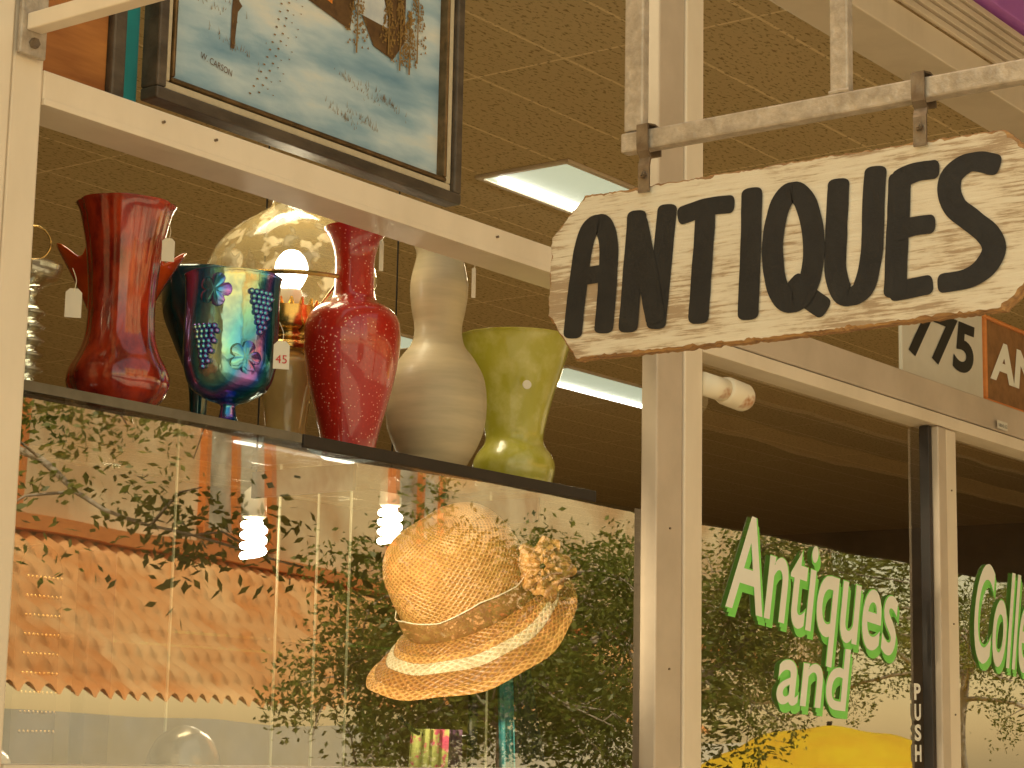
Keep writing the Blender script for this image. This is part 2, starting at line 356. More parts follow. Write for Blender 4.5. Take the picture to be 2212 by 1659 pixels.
for x,z in((2.0,2.425),(2.65,2.425),(2.95,2.425),(3.18,2.0),(3.18,1.75),(4.37,1.9),(4.37,1.7),(4.37,2.2),(1.9,2.425)):
    g=G(); g.tube([(x,.003,z),(x,-.0025,z)],.0020,10); g.out("screw",STRAP,shop)
g=G(); g.box(3.2,24,-4.5,-.06,3.60,3.64); g.box(3.2,24,-4.56,-4.5,2.98,3.7); g.out("canopy",DARKW,shop)
for i in range(6):
    g=G(); g.box(3.2,24,-4.3+i*.75,-4.24+i*.75,3.50,3.597); g.out("canopy_rafter",BEAMW,shop)
for a in(3.2,23.8):
    g=G(); g.box(a,a+.15,-4.62,-4.45,.13,2.97); g.out("canopy_post",DARKW,shop)
sp=thing("spotlight","cream metal cylinder spotlight with rust streaks above the door","spotlight",(3.35,.02,2.27))
g=G(); g.tube([(3.29,.0,2.281),(3.36,-.01,2.276)],.022,24); g.out("bracket",RUSTW,sp,True)
g=G(); g.tube([(3.352,-.009,2.277),(3.360,-.01,2.276),(3.41,-.018,2.270),(3.415,-.018,2.270)],[.025,.027,.027,.024],28); g.out("lamp_housing",RUSTW,sp,True)
def troffer(x0,x1,y0,y1):
    t=thing("ceiling_light","recessed fluorescent ceiling light in fissured tile ceiling","ceiling light",((x0+x1)/2,(y0+y1)/2,3.49),"ceiling lights")
    g=G(); 
    for a in((x0-.02,x1+.02,y0-.02,y0),(x0-.02,x1+.02,y1,y1+.02),(x0-.02,x0,y0,y1),(x1,x1+.02,y0,y1)): g.box(a[0],a[1],a[2],a[3],3.488,3.499,b=.001)
    g.out("frame",ALU,t)
    g=G(); g.box(x0,x1,y0,y1,3.492,3.498); g.out("diffuser",PANEL,t)
    g=G(); g.tube([(x0+.03,y1-.05,3.486),(x1-.03,y1-.05,3.486)],.012,8); g.out("tube",TUBEM,t)
troffer(5.40,6.60,1.80,2.14); troffer(8.42,9.62,3.9,4.25); troffer(6.9,7.6,4.1,4.45)
troffer(2.0,3.2,.5,.85); troffer(9.4,10.6,6.8,7.2)  # added troffers: unseen front one lights the window display, rear one the back wall
# ------------------------------------------------------------------ hanging sign
SX=1.95; K=.78
def S(a,b): return (-.706+K*(a+.341), 2.297+K*(b-2.4935))
sg=thing("antiques_sign","weathered white wooden board lettered ANTIQUES hanging from bar","sign",(SX,-.9,2.045))
out=[(-.274,2.420),(-.214,2.364),(-.210,2.243),(-.262,2.172),(-.60,2.170),(-.931,2.174),(-.985,2.222),(-.990,2.362),(-.938,2.415),(-.6,2.419)]
pts=[]
for i in range(len(out)):
    a=Vector(out[i]);b=Vector(out[(i+1)%len(out)]); n=max(2,int((b-a).length/.004))
    for k in range(n):
        p=a.lerp(b,k/n); q=.0022*noise.noise(Vector((p.x*70,p.y*70,0)))+.0018*noise.noise(Vector((p.x*260,p.y*260,3)))
        d=(b-a).normalized(); pts.append(S(p.x-d.y*q,p.y+d.x*q))
n=len(pts); TH=.016
cy=S(-.6,2.3); ins=[]
for a,b in pts:
    j=1+2.2*max(0,noise.noise(Vector((a*90,b*90,5))))
    ins.append((a+(cy[0]-a)*.006*j,b+(cy[1]-b)*.022*j))
v=[(SX,a,b) for a,b in ins]+[(SX+.0025,a,b) for a,b in pts]+[(SX+TH,a,b) for a,b in pts]
f=[tuple(range(n)),tuple(range(3*n-1,2*n-1,-1))]+[(i,n+i,n+(i+1)%n,(i+1)%n) for i in range(n)]+[(n+i,2*n+i,2*n+(i+1)%n,n+(i+1)%n) for i in range(n)]
add("board",v,f,SIGNM,sg,mats=[WOODE],fm=[0,0]+[1]*(2*n))
strokes={"A":[[(-.258,2.214),(-.264,2.27),(-.274,2.335),(-.284,2.364),(-.300,2.374),(-.313,2.364),(-.320,2.335),(-.318,2.27),(-.313,2.216)],[(-.272,2.296),(-.318,2.297)]],
"N":[[(-.356,2.213),(-.363,2.30),(-.369,2.374)],[(-.372,2.362),(-.386,2.30),(-.402,2.222)],[(-.404,2.213),(-.413,2.30),(-.421,2.376)]],
"T":[[(-.449,2.366),(-.485,2.372),(-.524,2.371)],[(-.486,2.364),(-.481,2.29),(-.475,2.213)]],
"I":[[(-.562,2.380),(-.560,2.30),(-.556,2.210)]],
"Q":[["c",(-.627,2.375),(-.606,2.354),(-.595,2.298),(-.603,2.240),(-.626,2.216),(-.650,2.238),(-.660,2.294),(-.649,2.352)],[(-.630,2.243),(-.648,2.224),(-.671,2.206)]],
"U":[[(-.698,2.373),(-.694,2.31),(-.693,2.25),(-.707,2.218),(-.733,2.224),(-.747,2.27),(-.750,2.33),(-.754,2.382)]],
"E":[[(-.790,2.368),(-.786,2.30),(-.781,2.216)],[(-.790,2.368),(-.812,2.374),(-.838,2.374)],[(-.788,2.297),(-.805,2.300),(-.831,2.300)],[(-.782,2.215),(-.80,2.216),(-.826,2.218)]],
"S":[[(-.924,2.368),(-.903,2.375),(-.884,2.374),(-.866,2.362),(-.861,2.342),(-.870,2.318),(-.893,2.296),(-.915,2.275),(-.922,2.254),(-.909,2.232),(-.885,2.220),(-.852,2.218)]]}
lift=0; HWW=.0168
for ch,ss in strokes.items():
    g=G()
    for s_ in ss:
        lift+=1; X=SX-.0012-.00015*(lift%5)
        closed=s_[0]=="c"
        if closed:
            L=s_[1:]; E_=L[-2:]+L+L[:3]; Q=spl(E_,8); P=Q[16:16+8*len(L)]
        else: P=spl(s_,8)
        N_=len(P); v=[];f=[]
        for i,p in enumerate(P):
            if closed: d=P[(i+1)%N_]-P[(i-1)%N_]
            else: d=(P[min(i+1,N_-1)]-P[max(i-1,0)])
            d.normalize(); nn=Vector((-d.y,d.x,0))
            hv=.78+.22*abs(nn.x)
            w=HWW*hv*(1+.05*noise.noise(Vector((p.x*45,p.y*45,lift*3.1)))); w2=HWW*hv*(1+.05*noise.noise(Vector((p.x*45+9,p.y*45,lift*1.1))))
            a=p+nn*w; b=p-nn*w2; a=S(a.x,a.y); b=S(b.x,b.y); v+=[(X,a[0],a[1]),(X,b[0],b[1])]
        for i in range(N_ if closed else N_-1):
            j=(i+1)%N_; f.append((i*2,i*2+1,j*2+1,j*2))
        g.a(v,f)
        if not closed:
          for e,sgn in((0,-1),(N_-1,1)):
            d=(P[1]-P[0]) if e==0 else (P[-1]-P[-2]); d.normalize(); nn=Vector((-d.y,d.x,0)); p=P[e]; vv=[]
            w=HWW*(.78+.22*abs(nn.x))
            for k in range(13):
                t=math.pi*k/12; c=math.cos(t); s2=math.sin(t)
                q=p+nn*(w*(abs(c)**.7)*(1 if c>0 else -1))+d*sgn*(.010*(s2**.8)); q=S(q.x,q.y)
                vv.append((X,q[0],q[1]))
            g.a(vv,[tuple(range(13))])
    g.out("letter",BLKP,sg)
fr=thing("sign_bracket","grey painted square steel bar frame on the shop front","sign bracket",(SX,-.8,2.28))
zt=S(0,2.504)[1]; zb=S(0,2.474)[1]
g=G(); g.box(SX-.004,SX+.014,-1.95,-.706,zb,zt,b=.0025); g.out("bar",STEEL,fr)
for a,b in((-.378,-.345),(-.714,-.686)):
    g=G(); g.box(SX-.002,SX+.012,S(a,0)[0],S(b,0)[0],zt+.0015,2.85,b=.002); g.out("strut",STEEL,fr)
g=G(); g.box(SX-.002,SX+.012,-1.9,-.02,2.852,2.876,b=.002); g.out("arm",STEEL,fr)
ya=S(-.70,0)[0]; g=G(); g.tube([(SX,ya+.012,zt+.002),(SX,ya,zt+.003),(SX,ya-.012,zt+.002)],.003,8); g.out("weld",STEEL,fr)
for yl in(-.384,-.823):
    y0=S(yl,0)[0]
    st=thing("sign_hanger","bent metal strap hooked over the bar with bolt","hanger",(SX,y0,2.24),"sign hangers")
    pa=[(SX+.019,y0,zb-.005),(SX+.019,y0,zt+.004),(SX+.006,y0,zt+.006),(SX-.009,y0,zt+.004),(SX-.009,y0,zt-.018),(SX-.008,y0,zb-.003),(SX-.002,y0,zb-.010),(SX-.005,y0,zb-.020),(SX-.005,y0,S(0,2.408)[1])]
    g=G(); g.strip(pa,(0,1,0),.015,.0025); g.out("strap",STRAP,st)
    zz=S(0,2.434)[1]; g=G(); g.tube([(SX-.005,y0,zz),(SX-.011,y0,zz)],.0045,6); g.tube([(SX-.010,y0,zz),(SX-.013,y0,zz)],.0025,8); g.out("bolt",STRAP,st)
b2=thing("wall_bracket","cream metal bracket arm bolted to window mullion","bracket",(1.66,-.02,2.45))
g=G(); g.box(1.648,1.672,-.60,-.012,2.478,2.500,b=.002); g.out("arm",ALU,b2)
g=G(); g.box(1.640,1.682,-.012,-.004,2.447,2.56,b=.002); g.out("plate",STEEL,b2)
g=G(); g.tube([(1.66,-.012,2.463),(1.66,-.018,2.463)],.007,6); g.out("bolt",STRAP,b2)
# ------------------------------------------------------------------ painting
DX=-.002
pt=thing("framed_painting","framed oil painting of snowy field with cabin","painting",(2.37,.17,2.518))
x0,x1,z0,z1=2.014+DX,2.727+DX,2.514,3.10
def frame4(name,x0,x1,z0,z1,w,ya,yb,mt,par):
    g=G(); 
    g.box(x0,x1,ya,yb,z0,z0+w,b=.003); g.box(x0,x1,ya,yb,z1-w,z1,b=.003); g.box(x0,x0+w,ya,yb,z0+w,z1-w,b=.003); g.box(x1-w,x1,ya,yb,z0+w,z1-w,b=.003)
    return g.out(name,mt,par)
frame4("frame",x0,x1,z0,z1,.019,.135,.17,FRD,pt)
frame4("liner",x0+.020,x1-.020,z0+.020,z1-.020,.013,.143,.165,MATC,pt)
frame4("inner_edge",x0+.034,x1-.034,z0+.034,z1-.034,.007,.140,.165,FRG,pt)
add("canvas",[(x0+.036,.158,z0+.036),(x1-.036,.158,z0+.036),(x1-.036,.158,z1-.036),(x0+.036,.158,z1-.036)],[(0,1,2,3)],SNOW,pt)
def poly(g,P,y=.1565,mi=0): g.a([(a+DX-.01,y,b) for a,b in P],[tuple(range(len(P)))],mi)
g=G(); poly(g,[(2.190,2.640),(2.198,2.640),(2.203,2.70),(2.212,2.712),(2.205,2.718),(2.202,2.745),(2.193,2.748),(2.190,2.70)]); g.out("painted_post",P_BR,pt)
g=G()
for i in range(260):
    cx,cz,sp_=random.choice([(2.19,2.645,.05),(2.12,2.70,.06),(2.47,2.66,.05),(2.50,2.605,.04),(2.56,2.65,.05),(2.45,2.60,.03),(2.14,2.72,.05)])
    a=cx+random.gauss(0,sp_*.6); b=cz-(a-cx)*.25+random.gauss(0,.004); h=.004+R()*.009; poly(g,[(a-.0006,b),(a+.0006,b),(a+random.uniform(-.004,.004),b+h)],.1562)
g.out("painted_grass",P_YL,pt)["kind"]="stuff"
g=G()
for i in range(40):
    t=i/40; a=2.24+.10*t+(.012 if i%2 else -.004)+.01*math.sin(t*5); b=2.58+.27*t
    poly(g,[(a-.003,b),(a+.002,b-.001),(a+.003,b+.0015),(a-.001,b+.002)],.1561)
    if i%3: poly(g,[(a+.028,b+.004),(a+.032,b+.003),(a+.033,b+.005)],.1561)
g.out("painted_tracks",P_YL,pt)
CZ=-.022
def polz(g,P,y,mi=0): poly(g,[(a,b+CZ) for a,b in P],y,mi)
g=G(); polz(g,[(2.36,2.79),(2.46,2.77),(2.47,2.83),(2.52,2.76),(2.57,2.75),(2.60,2.79),(2.60,2.87),(2.36,2.92)],.1560); g.out("painted_cabin",P_BR,pt)
g=G(); polz(g,[(2.45,2.87),(2.475,2.805),(2.56,2.80),(2.535,2.87)],.1555); polz(g,[(2.34,2.93),(2.36,2.875),(2.47,2.86),(2.45,2.93)],.1554); g.out("painted_snowy_roof",P_SN,pt)
g=G(); polz(g,[(2.395,2.805),(2.415,2.80),(2.415,2.83),(2.395,2.835)],.1553); g.out("painted_lit_window",P_OR,pt)
for cx,cz,h,ww in((2.475,2.735,.14,.03),(2.585,2.735,.12,.028),(2.61,2.735,.10,.022),(2.63,2.76,.14,.03),(2.555,2.755,.10,.02)):
    g=G(); cz+=CZ
    for i in range(150):
        t=R()**.8; hh=cz+.012+t*h; w=ww*(1-t)+.003; a=cx+random.uniform(-w,w); poly(g,[(a-.0028,hh-.002),(a+.0028,hh-.0015),(a,hh+.003)],.1549-.00001*i)
    poly(g,[(cx-.002,cz),(cx+.002,cz),(cx+.001,cz+h),(cx-.001,cz+h)],.1530)
    g.out("painted_pine_tree",P_YL,pt)
g=G()
for i in range(7): 
    a=2.335+i*.008; polz(g,[(a,2.80-i*.002),(a+.002,2.80-i*.002),(a+.002,2.84-i*.002),(a,2.84-i*.002)],.1552)
polz(g,[(2.33,2.838),(2.395,2.822),(2.395,2.826),(2.33,2.842)],.1551)
g.out("painted_fence",P_BR,pt)
text("signature","W. CARSON",P_BR,pt,1,(2.118+DX,.1558,2.606),(.98,0,-.16),(.1,0,1),w=.068,h=.010)
for a in(2.1,2.64):
    g=G(); g.tube([(a,.165,3.1),(a,.17,3.5)],.001,5); g.out("hanging_wire",STRAP,pt)
p2=thing("picture_frame","grey weathered frame with teal strip beside snow painting","picture frame",(1.98,.2,2.5))
g=G(); g.box(1.948,1.974,.16,.20,2.500,3.0,b=.004); g.out("frame",FRD,p2)
g=G(); g.box(1.976,2.020,.185,.20,2.503,2.99,b=.002); g.out("backing",TEAL,p2)
p3=thing("pine_board","orange varnished pine board standing behind upper glass","board",(1.83,.2,2.50))
g=G(); g.box(1.66,1.947,.17,.195,2.445,2.655,b=.003); g.out("panel",PINE,p3)
g=G(); g.box(1.66,1.947,.165,.198,2.656,2.672,b=.003); g.out("trim",DARKW,p3)
n7=thing("number_sign","white board with black numerals 775 behind glass","sign",(4.67,.15,2.45))
g=G(); g.box(4.44,4.900,.150,.160,2.50,2.72,b=.002); g.out("board",WHITE,n7)
text("numerals","775",NUMB,n7,1,(4.46,.1485,2.545),(1,0,0),(.22,0,1),w=.37,h=.130,off=.035)
n8=thing("shop_sign","brown board with white letters and red edge","sign",(5.3,.15,2.45))
g=G(); g.box(4.912,5.9,.150,.162,2.50,2.715,b=.002); g.out("board",BANDM,n8)
frame4("edge",4.908,5.904,2.495,2.72,.010,.144,.165,ORNG,n8)
text("lettering","ANTIQUES",CREAML,n8,1,(4.935,.148,2.540),(1,0,0),(.22,0,1),w=.95,h=.125,off=.04)
# ------------------------------------------------------------------ shelf and vases
SZ=2.062
sh=thing("display_shelf","black and smoked glass shelf holding vases behind window","shelf",(2.4,.22,2.04))
g=G(); g.box(1.695,3.088,.104,.38,SZ-.012,SZ,b=.001); g.out("board",SHM,sh)
g=G(); g.box(2.31,3.090,.098,.103,SZ-.019,SZ+.001,b=.001); g.out("edge_trim",GASK,sh)
g=G(); g.box(1.695,2.308,.099,.103,SZ-.013,SZ+.001,b=.001); g.out("glass_edge",SHL,sh)
for x in(1.9,2.5,3.0):
    g=G(); g.box(x-.004,x+.004,.16,.379,SZ-.06,SZ-.017); g.out("bracket",BLACKM,sh)
def V(name,label,prof,s,x,y,mt,top,lobe=None,seg=56,**k):
    t=thing(name,label,"vase",(x,y,SZ+.001)); ph=prof[-1][1]; zs=top/ph
    lathe("body",[(r*s,z*zs) for r,z in prof],(x,y,SZ+.001),mt,t,seg,lobe,**k); return t
def va(r,z,t): return (r*(.975+.05*abs(math.cos(4*t))),z)
V("red_glass_vase","tall dark red mottled glass vase with flared lobed rim",[(0,0),(55,0),(88,22),(106,55),(104,85),(86,120),(74,155),(70,200),(71,250),(75,300),(81,350),(89,390),(98,425),(106,440)],.000665,2.026,.20,DREDV,.303,va,seg=64)
def vf(r,z,t): return (r*(1+.10*(z/.24)*math.cos(7*t)),z+.010*(z/.24)**2*math.cos(7*t))
V("orange_glass_vase","orange red ruffled fan vase behind dark red vase",[(0,0),(45,0),(40,15),(25,30),(28,80),(48,150),(85,210),(124,260)],.00072,2.125,.315,ORV,.258,vf,seg=84)
GX,GY=2.225,.175
t=thing("carnival_glass_goblet","iridescent blue carnival glass goblet with grape relief","goblet",(GX,GY,SZ+.001))
lathe("body",[(0,0),(.030,0),(.029,.006),(.016,.014),(.012,.028),(.013,.038),(.034,.046),(.056,.062),(.066,.088),(.069,.12),(.069,.18),(.070,.222),(.072,.232)],(GX,GY,SZ+.001),IRID,t,64,lambda r,z,a:(r*(1+.022*abs(math.cos(4*a))*(z>.045)),z))
def ball(g,c,r):
    bm=bmesh.new(); bmesh.ops.create_icosphere(bm,subdivisions=2,radius=r); bm.verts.index_update()
    g.a([Vector(c)+w.co for w in bm.verts],[[w.index for w in q.verts] for q in bm.faces]); bm.free()
def onb(az,z,r=.0722): return (GX+r*math.cos(az),GY+r*math.sin(az),SZ+z)
for az0,z0 in((-1.75,.200),(-2.95,.145)):
    g=G()
    for row in range(9):
        m_=max(1,5-row//2)
        for k in range(m_):
            ball(g,onb(az0+(k-(m_-1)/2+.5*(row%2))*.115,z0-row*.0075),.0047)
    g.out("grape_cluster",IRID,t,True)
for az0,z0 in((-2.05,.100),(-2.75,.20)):
    g=G(); P=[]; Q=[]
    for k in range(40):
        a=2*math.pi*k/40; rr=.026*(.62+.38*abs(math.cos(2.5*a))**.5); P.append(onb(az0+rr*math.cos(a)/.07,z0+rr*math.sin(a),.0712)); Q.append(onb(az0+.75*rr*math.cos(a)/.07,z0+.75*rr*math.sin(a),.0742))
    g.a([onb(az0,z0,.0738)]+Q+P,[(0,1+k,1+(k+1)%40) for k in range(40)]+[(1+k,41+k,41+(k+1)%40,1+(k+1)%40) for k in range(40)])
    g.out("leaf_relief",IRID,t,True)
V("teal_glass_bowl","dark teal glass bowl behind the goblet",[(0,0),(40,0),(40,8),(20,20),(25,90),(60,150),(88,200),(92,262)],.00070,2.292,.305,DTEAL,.268,lambda r,z,t:(r*(1+.03*math.cos(6*t)*(z/.27)),z))
LX,LY=2.525,.335
t=thing("oil_lamp","amber glass dome shade oil lamp with lit bulb","lamp",(LX,LY,SZ))
lathe("font",[(0,0),(.062,0),(.062,.008),(.040,.02),(.034,.05),(.038,.09),(.045,.13),(.044,.16),(.030,.178),(.022,.185)],(LX,LY,SZ+.001),AMBERG,t,40,inner=False)
lathe("burner",[(.020,.182),(.036,.184),(.040,.192),(.036,.200),(.028,.206),(.028,.216),(.042,.226),(.046,.258)],(LX,LY,SZ),BRASS,t,32,inner=False)
g=G()
for k in range(16):
    a=2*math.pi*k/16; c=Vector((LX+.045*math.cos(a),LY+.045*math.sin(a),SZ+.258)); g.tube([c,c+Vector((.002*math.cos(a),.002*math.sin(a),.012))],[.005,.002],6)
g.out("burner_crown",BRASS,t)
lathe("socket",[(.0,.24),(.019,.24),(.019,.285),(.014,.29)],(LX,LY,SZ),CERAM,t,24,inner=False)
lathe("bulb",[(.012,.288),(.020,.30),(.027,.318),(.026,.337),(.014,.354),(.0005,.358)],(LX,LY,SZ),BULB,t,24,inner=False)
lathe("shade",[(.136,.292),(.143,.306),(.138,.332),(.120,.366),(.088,.396),(.052,.420),(.036,.436),(.040,.470)],(LX,LY,SZ),SHADEM,t,56,inner=False)
g=G()
P=[(LX+.138*math.cos(2*math.pi*k/48),LY+.138*math.sin(2*math.pi*k/48),SZ+.290) for k in range(49)]; g.tube(P,.004,6,cap=False)
for a in(.3,2.4,4.5): g.tube([(LX+.137*math.cos(a),LY+.137*math.sin(a),SZ+.288),(LX+.07*math.cos(a),LY+.07*math.sin(a),SZ+.24),(LX+.03*math.cos(a),LY+.03*math.sin(a),SZ+.215)],.002,6)
g.out("shade_ring",BRASS,t)
V("red_speckled_vase","glossy red baluster vase with white speckles and narrow neck",[(0,0),(53,0),(56,12),(64,45),(79,95),(93,145),(102,195),(104,235),(98,265),(82,283),(58,296),(46,310),(43,345),(44,385),(53,415),(66,435),(69,442)],.000752,2.524,.195,REDV,.374)
V("sand_gourd_vase","tall matte sand coloured gourd vase with grey bands",[(0,0),(52,0),(67,14),(91,55),(105,95),(109,145),(102,195),(80,235),(61,258),(53,280),(52,305),(58,335),(63,375),(61,405),(54,435),(51,455),(60,478)],.00079,2.752,.20,BEIG,.398)
V("yellow_green_vase","mottled yellow green vase with bulb base and flared mouth",[(0,0),(72,0),(85,18),(89,44),(82,64),(67,82),(63,98),(69,130),(84,182),(103,232),(119,280),(126,292)],.000828,2.998,.215,GRNV,.275)
t=thing("glass_candlestick","clear beaded glass candlestick with shallow dish top","candlestick",(1.868,.21,SZ))
pr=[(0,0),(.03,0)]
for i in range(6): pr+=[(.011,.008+i*.020),(.022,.018+i*.020)]
pr+=[(.010,.13),(.012,.15),(.035,.165),(.042,.185)]
lathe("stem",pr,(1.868,.21,SZ+.001),CLEAR,t,28)
t=thing("brass_hoop","thin brass hoop standing beside red vase","hoop",(1.885,.23,2.25))
g=G()
P=[(1.885+.018*math.cos(a*math.pi/14),.23-.018*math.cos(a*math.pi/14)*.8,2.285+.024*math.sin(a*math.pi/14)) for a in range(29)]
g.tube(P,.0016,6); g.out("ring",BRASS,t,True)
def tag(x,y,z,w=.022,h=.040,txt=None,lb="small white paper price tag on string"):
    t=thing("price_tag",lb,"price tag",(x,y,z),"price tags")
    ux=Vector((.80,-.60,0)); o=Vector((x,y,z)); c=.25*w
    P=[o-ux*w/2,o+ux*w/2,o+ux*w/2+Vector((0,0,h-c)),o+ux*(w/2-c)+Vector((0,0,h)),o-ux*(w/2-c)+Vector((0,0,h)),o-ux*w/2+Vector((0,0,h-c))]
    g=G(); nn=Vector((.3,.4,0))*.001; g.a(P+[p+nn for p in P],[(0,1,2,3,4,5),(11,10,9,8,7,6)]+[(i,(i+1)%6,6+(i+1)%6,6+i) for i in range(6)]); g.out("card",WHITE,t)
    g=G(); g.tube(spl([o+Vector((0,0,h-.004)),o+Vector((.003,0,h+.012)),o+Vector((.004,.01,h+.03))],4),.0006,5); g.out("string",THREAD,t)
    if txt: text("price",txt,REDT,t,1,o-ux*w*.36+Vector((-.0006,-.0008,h*.2)),ux,(0,0,1),w=w*.7,h=h*.3)
tag(1.870,.125,2.165); tag(2.243,.088,2.150,.024,.042,"45","white price tag with red figures hanging by goblet")
tag(2.035,.12,2.275,.018,.034); tag(2.49,.11,2.35,.007,.050); tag(2.745,.12,2.355,.007,.052)
g=G(); t=thing("price_sticker","round white sticker on the yellow green vase","sticker",(2.965,.12,2.24))
g.tube([(2.935,.1435,2.237),(2.9342,.1425,2.237)],.008,20); g.out("disc",WHITE,t)
# ------------------------------------------------------------------ hat on stand
d=Vector((.803,.596,0)); rr=Vector((.596,-.803,0)); up=Vector((0,0,1))
ax=(up*.84-d*.38-rr*.38).normalized(); xx=(rr-ax*rr.dot(ax)).normalized(); yy=ax.cross(xx)
HM=Matrix((xx,yy,ax)).transposed(); HO=Vector((2.985,.30,1.858))
t=thing("straw_hat","woven straw cloche hat with striped brim and rosette","hat",tuple(HO))
lathe("crown",[(.122,0),(.125,.03),(.125,.07),(.118,.115),(.094,.152),(.054,.171),(.001,.177)],HO,STRAW,t,72,M=HM,inner=False,sm=6,lobe=lambda r,z,a:(r*(1+.02*math.sin(3*a+z*30)),z+.004*math.sin(2*a)))
lathe("hat_band",[(.1225,-.012),(.1275,.0),(.1285,.018),(.1275,.026)],HO,BANDM,t,144,M=HM,inner=False,sm=3,lobe=lambda r,z,a:(r,z+.010*abs(((a*5/math.pi)%2)-1)*(z>.015)))
def brim(r,z,a):
    k=(r-.12)/.09
    return (r*(1+.10*k*math.cos(a-3.6)),z+.020*k*math.sin(2*a+.6)-.012*k*math.cos(a-3.6)+.003*k*math.sin(9*a))
rings=[(.122,-.010,.142,-.022,STRAWD,"inner_brim"),(.1425,-.022,.152,-.030,STRAW,"middle_brim"),(.1525,-.030,.168,-.042,STRAWC,"cream_ring"),(.1685,-.042,.190,-.056,STRAWD,"outer_brim"),(.1905,-.056,.206,-.064,STRAW,"brim_edge")]
for a,b,c,e,mt,nm in rings: lathe(nm,[(a,b),((a+c)/2,(b+e)/2+.002),(c,e)],HO,mt,t,72,M=HM,inner=False,sm=3,lobe=brim)
g=G(); P=[]
for k in range(145):
    a=2*math.pi*k/144; z=.028+.010*abs(((a*5/math.pi)%2)-1); P.append(HO+HM@Vector((.1300*math.cos(a),.1300*math.sin(a),z)))
g.tube(P,.0012,5,cap=False); g.out("stitching",THREAD,t)
g=G(); RC=HO+HM@Vector((.152,-.040,.030)); rnd=random.Random(4)
for layer in range(4):
    v=[];f=[]; m=64; ph=rnd.random()*6
    for k in range(m):
        a=2*math.pi*k/m; ro=(.052-.011*layer)*(1+.14*math.sin(5*a+ph)+.08*math.sin(11*a+ph*2)); dirv=rr*math.cos(a)+up*math.sin(a)
        wv=.010*math.sin(8*a+ph)
        v+=[RC+dirv*ro*.25-d*(.014*layer+.002),RC+dirv*ro*.7-d*(.014*layer+.012+wv*.4),RC+dirv*ro-d*(.014*layer+wv)]
    for k in range(m):
        k2=(k+1)%m
        f+=[(3*k,3*k+1,3*k2+1,3*k2),(3*k+1,3*k+2,3*k2+2,3*k2+1)]
    g.a(v,f)
g.out("rosette",mat("gathered_straw_braid",(.60,.30,.09),(.30,.13,.035),60,.6,0,.5),t,True)
t=thing("hat_stand","black metal stand with hooks carrying hat and scarves","hat stand",(3.004,.3,1.0))
g=G(); g.tube([(3.004,.3,1.0),(3.004,.3,1.86)],.009,12); g.out("pole",BLACKM,t)
g=G(); g.tube(spl([(3.004,.3,1.625),(2.92,.295,1.622),(2.84,.29,1.628),(2.790,.285,1.648),(2.780,.285,1.656)],5),.004,8); g.out("hook",BLACKM,t)
g=G(); g.tube(spl([(3.004,.3,1.72),(3.05,.3,1.715),(3.075,.3,1.735)],5),.004,8); g.out("hook",BLACKM,t)
lathe("base",[(0,0),(.12,0),(.12,.01),(.02,.02)],(3.004,.3,1.0),BLACKM,t,32)
def drape(name,label,x,z0,z1,w0,w1,mt,yy=.285,cat="scarf",lean=0):
    t=thing(name,label,cat,(x,yy,z1)); g=G(); n=12
    v=[];f=[]; m=14
    for i in range(n+1):
        k=i/n; z=z0+(z1-z0)*k; w=w0+(w1-w0)*k
        for j in range(m+1):
            u=j/m-.5; v.append((x+lean*k+u*w*.8,yy-.6*u*w+.008*math.sin(j*1.7+k),z))
    for i in range(n):
        for j in range(m): a=i*(m+1)+j; f.append((a,a+1,a+m+2,a+m+1))
    g.a(v,f); g.out("fabric",mt,t,True)
drape("scarf","charcoal scarf hanging from the hat stand",3.085,1.76,1.05,.045,.16,CLOTH,.27,lean=.12)
drape("teal_ribbon","teal ribbon hanging beside charcoal scarf",3.035,1.76,1.05,.018,.024,TEAL,.255,"ribbon",lean=.05)
drape("floral_strap","green and pink floral fabric strap over hook",2.855,1.636,1.1,.06,.075,FLOR,.28,"strap",lean=-.03)
drape("plum_strap","plum leather strap with tan edge over hook",2.905,1.636,1.1,.035,.035,PURPC,.275,"strap",lean=-.01)
# ------------------------------------------------------------------ things deeper in the shop
def pend(x,y,z):
    t=thing("pendant_bulb","lit spiral bulb in white socket hanging on cord","lamp",(x,y,z),"lit spiral bulbs")
    g=G(); g.tube([(x,y,z+.11),(x,y,3.5)],.002,5); g.out("cord",BLACKM,t)
    g=G(); g.tube([(x,y,z+.045),(x,y,z+.05),(x,y,z+.10),(x,y,z+.112)],[.02,.026,.024,.01],16); g.out("socket",CERAM,t,True)
    P=[(x+.021*math.cos(a*.5),y+.021*math.sin(a*.5),z+.04-a*.0017) for a in range(44)]
    g=G(); g.tube(P,.008,8); g.out("bulb",BULB,t,True)
pend(3.160,1.0,2.02); pend(3.598,1.0,2.09)
t=thing("glass_cabinet","tall glass display cabinet with thin vertical edges","display cabinet",(3.2,1.1,.12))
GE=mat("bright_glass_edge",(.62,.60,.42),(.50,.5,.34),10,.2)
for x in(2.955,3.26,3.383,3.49,4.0):
    g=G(); g.box(x-.002,x+.002,1.02,1.024,.9,2.215); g.out("edge_strip",GE,t)
for z in(1.15,1.5,1.82,2.2):
    g=G(); g.box(2.955,4.0,1.03,1.45,z,z+.006); g.out("shelf",CLEAR,t)
g=G(); g.box(2.955,4.0,1.0,1.46,.12,.88,b=.003); g.out("plinth",DARKW,t)
t=thing("standing_mirror","dark arched wooden mirror frame with side post","mirror",(2.7,1.0,.12))
g=G(); g.box(2.712,2.778,.99,1.03,.125,1.962,b=.004); g.out("post",DARKW,t)
P=[(2.60+.052*math.cos(a*math.pi/16),2.0-.09+.052*math.sin(a*math.pi/16)) for a in range(17)]+[(2.548,1.0),(2.652,1.0)]
